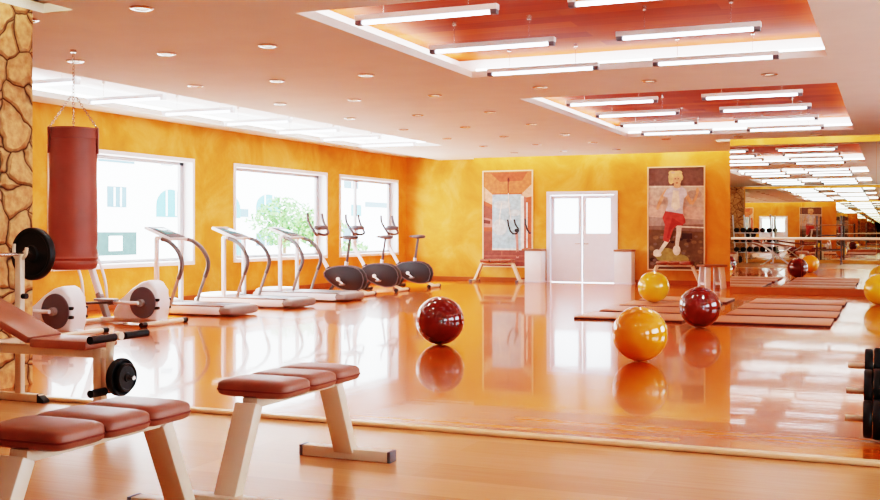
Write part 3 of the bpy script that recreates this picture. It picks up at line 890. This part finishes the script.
# ------------------------------------------------------------------ punching bag
t = thing('punching_bag', 'large red brown leather punching bag hanging on chains before the first window', 'punching bag', (-7.8, 8.66, .9))
R = .240; HB = 1.46
prof = [(r_ * .916, z_) for r_, z_ in [(.0, .0), (.2, .0), (.245, .012), (.262, .05), (.268, .075), (.258, .095), (.27, .12), (.257, .15), (.266, .18), (.255, .22), (.262, .30), (.268, .5), (.262, .75), (.257, .95), (.262, 1.2), (.262, 1.44), (.258, 1.465), (.24, HB), (.05, HB)]]
b = MB(); b.lathe(prof[1:], n=48); b.build('bag', M['bagleather'], t)
b = MB(); b.lathe([(.243, 1.35), (.247, 1.352), (.247, 1.45), (.243, 1.452)], n=48); b.build('collar', M['bagleather'], t)
APEX = 1.475 + .36
for k in range(3):
    a = math.radians((26, 238, 132)[k])
    dx, dy = math.cos(a), math.sin(a)
    b = MB(); b.bar((dx * .249, dy * .249, 1.20), (dx * .249, dy * .249, 1.47), .055, .012, up=(-dy, dx, 0), bev=.003); st = b.build('strap', M['piping'], t)
    b = MB()
    P0 = Vector((dx * .245, dy * .245, 1.46)); P1 = Vector((0, 0, APEX))
    n = 16
    for i in range(n):
        p = P0.lerp(P1, (i + .5) / n); d_ = (P1 - P0).normalized()
        side = Vector((-dy, dx, 0)) if i % 2 else d_.cross(Vector((-dy, dx, 0)))
        hl = (P1 - P0).length / n * .72
        pts = [p + d_ * hl * math.cos(2 * PI * q / 10) + side * .011 * math.sin(2 * PI * q / 10) for q in range(11)]
        b.tube(pts, .0032, n=5, smooth_pts=False)
    b.build('chain', M['chrome'], t)
b = MB()
for i in range(13):
    p = Vector((0, 0, APEX + (ZC - .9 - APEX) * (i + .5) / 13)); side = Vector((1, 0, 0)) if i % 2 else Vector((0, 1, 0)); hl = (ZC - .9 - APEX) / 13 * .7
    b.tube([p + Vector((0, 0, 1)) * hl * math.cos(2 * PI * q / 10) + side * .012 * math.sin(2 * PI * q / 10) for q in range(11)], .0035, n=5, smooth_pts=False)
b.cyl((0, 0, ZC - .9 - .03), (0, 0, ZC - .9), .03)
b.build('hanging_chain', M['chrome'], t)

# ------------------------------------------------------------------ weight bench with barbell
def make_plate(name, label, r, w, axis, loc, parent_cat='weight plate', group=None):
    b = MB()
    b.lathe([(.026, -w / 2), (r * .30, -w / 2), (r * .34, -w * .3), (r * .80, -w * .3), (r * .86, -w / 2), (r * .96, -w / 2), (r, -w * .3), (r, w * .3), (r * .96, w / 2), (r * .86, w / 2), (r * .8, w * .3), (r * .34, w * .3), (r * .3, w / 2), (.026, w / 2)], n=44, axis=axis)
    o = b.build(name, M['iron']); o.location = loc
    return tag(o, label, parent_cat, group)
BX, BY = -5.68, 6.02          # crease of the bench
t = thing('weight_bench', 'incline weight bench with red brown pads before the stone wall at left', 'weight bench', (BX, BY, ZN))
zz = .03                       # local z is measured from the near floor
for s in (-1, 1):
    y = s * .36
    b = MB(); b.bar((-.60, y, .05), (-.60, y, 1.12 + zz), .06, .05, up=(1, 0, 0), bev=.008)
    b.tube([(-.66, y, 1.2 + zz), (-.655, y, 1.11 + zz), (-.60, y, 1.075 + zz), (-.545, y, 1.11 + zz), (-.53, y, 1.17 + zz)], .014, n=8)
    u = b.build('upright', M['cream'], t)
    b = MB(); b.cyl((-.57, y, .82), (-.53, y, .82), .022, n=14); b.build('adjusting_knob', M['black'], u)
    b = MB(); b.bar((-.95, y, .033), (-.38, y, .033), .06, .06, up=(0, 1, 0), bev=.008); fb = b.build('foot_bar', M['cream'], t)
    b = MB(); b.prism([(-.40, .0), (-.33, .0), (-.33, .02), (-.40, .068)], y - .033, y + .033, bev=.004); b.build('rubber_foot', M['black'], fb)
b = MB(); b.bar((-.6, -.36, .47), (-.6, .36, .47), .06, .05, up=(0, 0, 1), bev=.008); b.build('cross_member', M['cream'], t)
b = MB(); b.bar((-.6, 0, .46), (.58, 0, .46), .06, .07, up=(0, 1, 0), bev=.008); b.build('main_beam', M['cream'], t)
b = MB(); b.bar((.50, 0, .0), (.50, 0, .5), .07, .075, up=(0, 1, 0), bev=.008); fl = b.build('front_leg', M['cream'], t)
b = MB(); b.bar((.50, -.26, .033), (.50, .26, .033), .06, .06, up=(0, 0, 1), bev=.008); b.build('front_foot', M['cream'], fl)
b = MB(); b.bar((.0, 0, .528 + zz - .03), (.52, 0, .528 + zz - .03), .34, .065, up=(0, 1, 0), bev=.02); b.build('seat_pad', M['leather'], t)
ang = math.radians(22.5)
b = MB(); L = .98
b.bar((-.01, 0, .515 + zz), (-L * math.cos(ang), 0, .515 + zz + L * math.sin(ang)), .345, .06, up=(0, 1, 0), bev=.02); bp = b.build('backrest_pad', M['leather'], t)
b = MB(); b.bar((-.0, 0, .47 + zz), (-.86 * math.cos(ang), 0, .47 + zz + .86 * math.sin(ang)), .06, .05, up=(0, 1, 0)); b.build('backrest_frame', M['cream'], bp)
b = MB(); b.bar((-.5, 0, .46), (-.62, 0, .7), .05, .04, up=(0, 1, 0)); b.build('backrest_prop', M['cream'], bp)
b = MB(); b.tube([(.69, 0, .59), (.635, 0, .585), (.595, 0, .54), (.585, 0, .42), (.585, 0, .18)], .03, n=10); arm = b.build('leg_arm', M['cream'], t)
for zr, xr in ((.585, .67), (.20, .585)):
    b = MB(); b.cyl((xr, -.19, zr), (xr, .19, zr), .012, n=8); ax = b.build('roller_axle', M['chrome'], t)
    for s in (-1, 1):
        b = MB(); b.cyl((xr, s * .05, zr), (xr, s * (.30 if zr > .4 else .2), zr), .028, n=18); b.build('roller_pad', M['black'], ax)
b = MB(); b.cyl((.60, .0, .30), (.80, 0, .30), .016, n=12); b.build('plate_pin', M['chrome'], arm)
make_plate('weight_plate', 'larger black plate on the leg arm of the weight bench, next to the arm', .135, .05, 'x', (BX + .685, BY, ZN + .30))
make_plate('weight_plate', 'smaller black plate on the leg arm of the weight bench, outer one', .10, .04, 'x', (BX + .73, BY, ZN + .30))
t = thing('barbell', 'steel barbell racked across the weight bench by the stone wall', 'barbell', (BX - .6, BY, 1.118))
b = MB(); b.cyl((0, -.5, 0), (0, .5, 0), .014, n=12); b.build('bar', M['chrome'], t)
for s in (-1, 1):
    b = MB(); b.cyl((0, s * .41, 0), (0, s * .46, 0), .03, n=16); b.build('collar', M['chrome'], t)
    b = MB(); b.cyl((0, s * .46, 0), (0, s * .528, 0), .0235, n=14); b.build('sleeve', M['chrome'], t)
make_plate('weight_plate', 'big black round plate on the barbell beside the stone wall', .21, .06, 'y', (BX - .6, BY + .50, 1.118))
make_plate('weight_plate', 'big black plate on the near end of the barbell, outside the left edge', .21, .06, 'y', (BX - .6, BY - .50, 1.118))

# ------------------------------------------------------------------ plate tree at the right edge
PX, PY = .20, 7.25
t = thing('plate_tree', 'plate tree with black weights at the right edge of the picture', 'weight rack', (PX, PY, 0))
for s in (-1, 1):
    b = MB(); b.bar((0, s * .5, .0), (0, s * .04, 1.0), .06, .06, up=(1, 0, 0), bev=.008); b.build('post', M['cream'], t)
b = MB(); b.box((.02, 0, .03), (.3, 1.08, .06), bev=.01); b.build('base', M['cream'], t)
PEGS = [(-.16, .135, .125), (.10, .27, .15), (.37, .40, .125)]
gi = 0
for j, (yy, z, r) in enumerate(PEGS):
    b = MB(); b.cyl((-.02, yy, z), (-.46, yy, z), .02, n=14); b.build('peg', M['cream'], t)
    b = MB(); b.bar((0, -.44 + z * .46, z), (0, .44 - z * .46, z), .03, .03, up=(0, 0, 1)); b.build('cross_bar', M['cream'], t)
    for k in range(4):
        make_plate('weight_plate', 'black plate on the %s peg of the plate tree, %s from the peg tip' % (['lowest', 'middle', 'topmost'][j], ORD[3 - k]),
                   r - .008 * (k % 2), .05, 'x', (PX - .16 - .056 * k, PY + yy, z), group='black plates on the plate tree')

# ------------------------------------------------------------------ equipment seen only in the mirror
t = thing('dumbbell_rack', 'white slanted dumbbell rack, seen reflected at the left end of the mirror', 'weight rack', (-5.2, .15, ZN))
for sx in (-.75, -.3, .75):
    b = MB(); b.bar((sx, -.35, .0), (sx - .1, -.15, 2.0), .06, .05, up=(1, 0, 0)); b.build('upright', M['white'], t)
for sx in (-.75, .75):
    b = MB(); b.bar((sx, -.3, .03), (sx, .45, .03), .06, .06, up=(1, 0, 0)); b.build('foot_bar', M['white'], t)
for j, z in enumerate((.45, .85, 1.25)):
    for dy in (-.04, .16):
        b = MB(); b.bar((-.8, dy + .0, z), (.8, dy + .0, z), .04, .04, up=(0, 0, 1)); b.build('shelf_rail', M['white'], t)
def make_dumbbell(label):
    t = thing('dumbbell', label, 'dumbbell', group='dumbbells on the reflected rack')
    b = MB(); b.cyl((0, -.08, 0), (0, .08, 0), .016, n=10); b.build('handle', M['chrome'], t)
    for s in (-1, 1):
        b = MB(); b.lathe([(.05, -.05), (.085, -.05), (.095, -.04), (.095, .04), (.085, .05), (.05, .05)], (0, s * .12, 0), n=18, axis='y'); b.build('head', M['iron'], t)
    return t
DB = None
for j, z in enumerate((.45, .85, 1.25)):
    for k in range(6):
        lab = 'black dumbbell on the %s tier of the reflected rack, %s from its stone wall end' % (['bottom', 'middle', 'top'][j], ORD[k])
        if DB is None: DB = o = make_dumbbell(lab)
        else: o = copy_tree(DB); tag(o, lab)
        o.location = (-5.2 - .66 + .26 * k, .15 + .06, ZN + z + .115)

t = thing('squat_rack', 'grey squat rack with two posts, seen reflected in the mirror behind the balls', 'squat rack', (-2.25, .3, ZN))
for s in (-1, 1):
    b = MB(); b.bar((s * .46, 0, .0), (s * .46, 0, 1.95), .07, .07, up=(1, 0, 0)); u = b.build('post', M['steelgrey'], t)
    b = MB(); b.tube([(s * .46, .04, 1.52), (s * .46, .12, 1.53), (s * .46, .13, 1.6)], .02, n=8, smooth_pts=False); b.build('bar_hook', M['chrome'], u)
    b = MB(); b.bar((s * .46, -.45, .035), (s * .46, .6, .035), .07, .07, up=(1, 0, 0)); b.build('foot_bar', M['steelgrey'], t)
for z in (.55, 1.15):
    b = MB(); b.bar((-.46, 0, z), (.46, 0, z), .05, .05, up=(0, 0, 1)); b.build('cross_bar', M['steelgrey'], t)
t = thing('barbell', 'long steel barbell on the squat rack, seen reflected in the mirror', 'barbell', (-2.25, .385, ZN + 1.57))
b = MB(); b.cyl((-.8, 0, 0), (.8, 0, 0), .014, n=12); b.build('bar', M['chrome'], t)
for s in (-1, 1):
    b = MB(); b.cyl((s * .62, 0, 0), (s * .85, 0, 0), .0235, n=12); b.build('sleeve', M['chrome'], t)

t = thing('sit_up_bench', 'long brown padded board on crossed steel legs, seen reflected near the mirror edge', 'bench', (-4.15, 2.3, ZN))
b = MB(); b.bar((-.8, 0, .92), (.75, 0, .72), .4, .06, up=(0, 1, 0), bev=.02); b.build('board_pad', M['leather'], t)
for s in (-1, 1):
    b = MB(); b.bar((-.5, s * .17, 0), (.6, s * .17, .70), .035, .035); b.build('leg', M['white'], t)
    b = MB(); b.bar((.6, s * .2, 0), (-.55, s * .2, .84), .035, .035); b.build('leg', M['white'], t)
b = MB(); b.bar((-.5, -.25, .02), (-.5, .25, .02), .04, .04, up=(0, 0, 1)); b.bar((.6, -.25, .02), (.6, .25, .02), .04, .04, up=(0, 0, 1)); b.build('foot_bar', M['white'], t)

# ------------------------------------------------------------------ outside the windows
b = MB(); b.box((-40, 18, -.35), (55, 110, .2)); struct(b.build('ground_outside', M['paving'], smooth=False))
XB = -24.0
bt = thing('apartment_building', 'white building with arched blue windows outside the gym windows', 'building', (XB, 26, -.25))
O = Vector((XB, 26, -.25))
b = MB(); b.box((-3, 0, 4.2), (6, 60, 8.4)); b.build('wall', M['bwhite'], bt, smooth=False)
def fpoly(px0, py0, px1, py1, arch=False):
    a = onX(px0, py1, XB) - O; c = onX(px1, py0, XB) - O
    y0, z0, y1, z1 = a.y, a.z, c.y, c.z
    if not arch: return [(y0, z0), (y1, z0), (y1, z1), (y0, z1)]
    r = (y1 - y0) / 2; cy = (y0 + y1) / 2; hz = min(r, (z1 - z0) * .6)
    return [(y0, z0), (y1, z0)] + [(cy + r * math.cos(PI * k / 12), z1 - hz + hz * math.sin(PI * k / 12)) for k in range(13)]
def fwin(name, rect, m, arch=False, bars=0, dx=.03):
    poly = fpoly(*rect, arch)
    bm_ = MB()
    vs = [bm_.bm.verts.new((dx, y, z)) for y, z in poly]; vb = [bm_.bm.verts.new((-.02, y, z)) for y, z in poly]
    bm_.bm.faces.new(vs)
    for k in range(len(poly)): bm_.bm.faces.new((vs[k], vs[(k + 1) % len(poly)], vb[(k + 1) % len(poly)], vb[k]))
    w = bm_.build(name, m, bt, smooth=False)
    if bars:
        ys = [p[0] for p in poly]; zs = [p[1] for p in poly]
        bb = MB()
        for k in range(1, bars + 1):
            y = min(ys) + (max(ys) - min(ys)) * k / (bars + 1)
            bb.box((dx + .015, y, (min(zs) + max(zs)) / 2), (.03, .05, (max(zs) - min(zs)) * .9))
        bb.build('glazing_bar', M['bwhite'], w, smooth=False)
fwin('window', (107, 187, 126, 207), M['bgrey'], bars=2)
fwin('arched_window', (156, 190, 184, 217), M['bcyan'], True, 2)
fwin('shopfront', (96, 232, 136, 256), M['bgreen'], bars=0)
fwin('shop_pane', (108, 236, 121, 251), M['bwhite'], bars=0, dx=.06)
fwin('sign_strip', (161, 161.5, 172, 165), M['bgrey'])
fwin('awning', (98, 158, 134, 161), M['bgrey'])
fwin('arched_window', (222, 196, 240, 218), M['bcyan'], True, 1)
fwin('arched_window', (256, 195, 280, 214), M['bcyan'], True, 2)
fwin('window', (240, 209, 248, 217), M['bgrey'])
fwin('window', (256, 233, 273, 246), M['bgrey'], bars=1)
fwin('doorway', (232, 238, 241, 256), M['bcyan'])
fwin('window', (344, 178, 358, 188), M['bgrey'], bars=1)
fwin('window', (351, 205, 361, 216), M['bcyan'])
fwin('balcony', (365, 203, 388, 207), M['bgrey'])
fwin('window', (343, 226, 358, 244), M['bgrey'], bars=1)

def make_tree(name, label, loc, h, r, seed, n=1500):
    rr = random.Random(seed)
    t = thing(name, label, 'tree', loc)
    b = MB(); b.tube([(0, 0, 0), (.05, .04, h * .4), (-.04, .02, h * .75)], .07, n=8); b.build('trunk', M['trunk'], t)
    b = MB()
    for k in range(n):
        u = rr.random(); a = rr.uniform(0, 2 * PI); q = rr.uniform(-1, 1); rad = r * (rr.random() ** .4)
        lump = 1 + .25 * math.sin(3 * a + seed) * math.cos(4 * q)
        c = Vector((math.cos(a) * math.sqrt(1 - q * q) * rad * lump, math.sin(a) * math.sqrt(1 - q * q) * rad * lump, h * .62 + q * rad * .85))
        d1 = Vector((rr.uniform(-1, 1), rr.uniform(-1, 1), rr.uniform(-1, 1))).normalized() * .08; d2 = d1.orthogonal().normalized() * .045
        b.rect([c - d1, c + d2, c + d1, c - d2])
    b.build('foliage', M['leaf'], t, smooth=False)
p = onX(283, 262, -20); make_tree('garden_tree', 'pale green tree outside the middle window, nearer the arched window', (-20, p.y, -.25), 3.0, 1.1, 2)
p = onX(312, 262, -17); make_tree('garden_tree', 'pale green tree outside the right part of the middle window', (-17, p.y + .4, -.25), 2.7, .8, 5)
p = onX(352, 252, -17); make_tree('garden_shrub', 'low green shrub outside the window behind the exercise bikes', (-17, p.y, -.25), 1.2, .6, 9, 500)

# ------------------------------------------------------------------ light
w = bpy.data.worlds.new('World'); S.world = w; w.use_nodes = True
bg = w.node_tree.nodes['Background']
bg.inputs[0].default_value = (.93, .97, 1.0, 1)
bg.inputs[1].default_value = 6.0
sun = bpy.data.lights.new('sun', 'SUN'); sun.energy = 12.0; sun.angle = .012; sun.color = (1, .93, .8)
so = bpy.data.objects.new('sun', sun); COL.objects.link(so)
dirv = Vector((.72, -.16, -.78))
so.rotation_euler = dirv.to_track_quat('-Z', 'Y').to_euler()
# ------------------------------------------------------------------ camera
cam = bpy.data.cameras.new('camera'); co = bpy.data.objects.new('camera', cam); COL.objects.link(co)
cam.sensor_width = 36; cam.lens = F / 880 * 36; cam.shift_y = -(250 - HY) / 880
cam.clip_start = .05; cam.clip_end = 300
co.location = (0, 0, H); co.rotation_euler = (PI / 2, 0, TH)
S.camera = co
S.view_settings.view_transform = 'Filmic'
S.view_settings.look = 'Very High Contrast'
S.view_settings.exposure = .72
S.view_settings.use_white_balance = True
S.view_settings.white_balance_temperature = 5700
S.view_settings.white_balance_tint = 0
S.cycles.max_bounces = 14; S.cycles.glossy_bounces = 10; S.cycles.diffuse_bounces = 6; S.cycles.transparent_max_bounces = 12
S.cycles.use_denoising = True
S.cycles.sample_clamp_indirect = 20
S.cycles.caustics_reflective = False; S.cycles.caustics_refractive = False
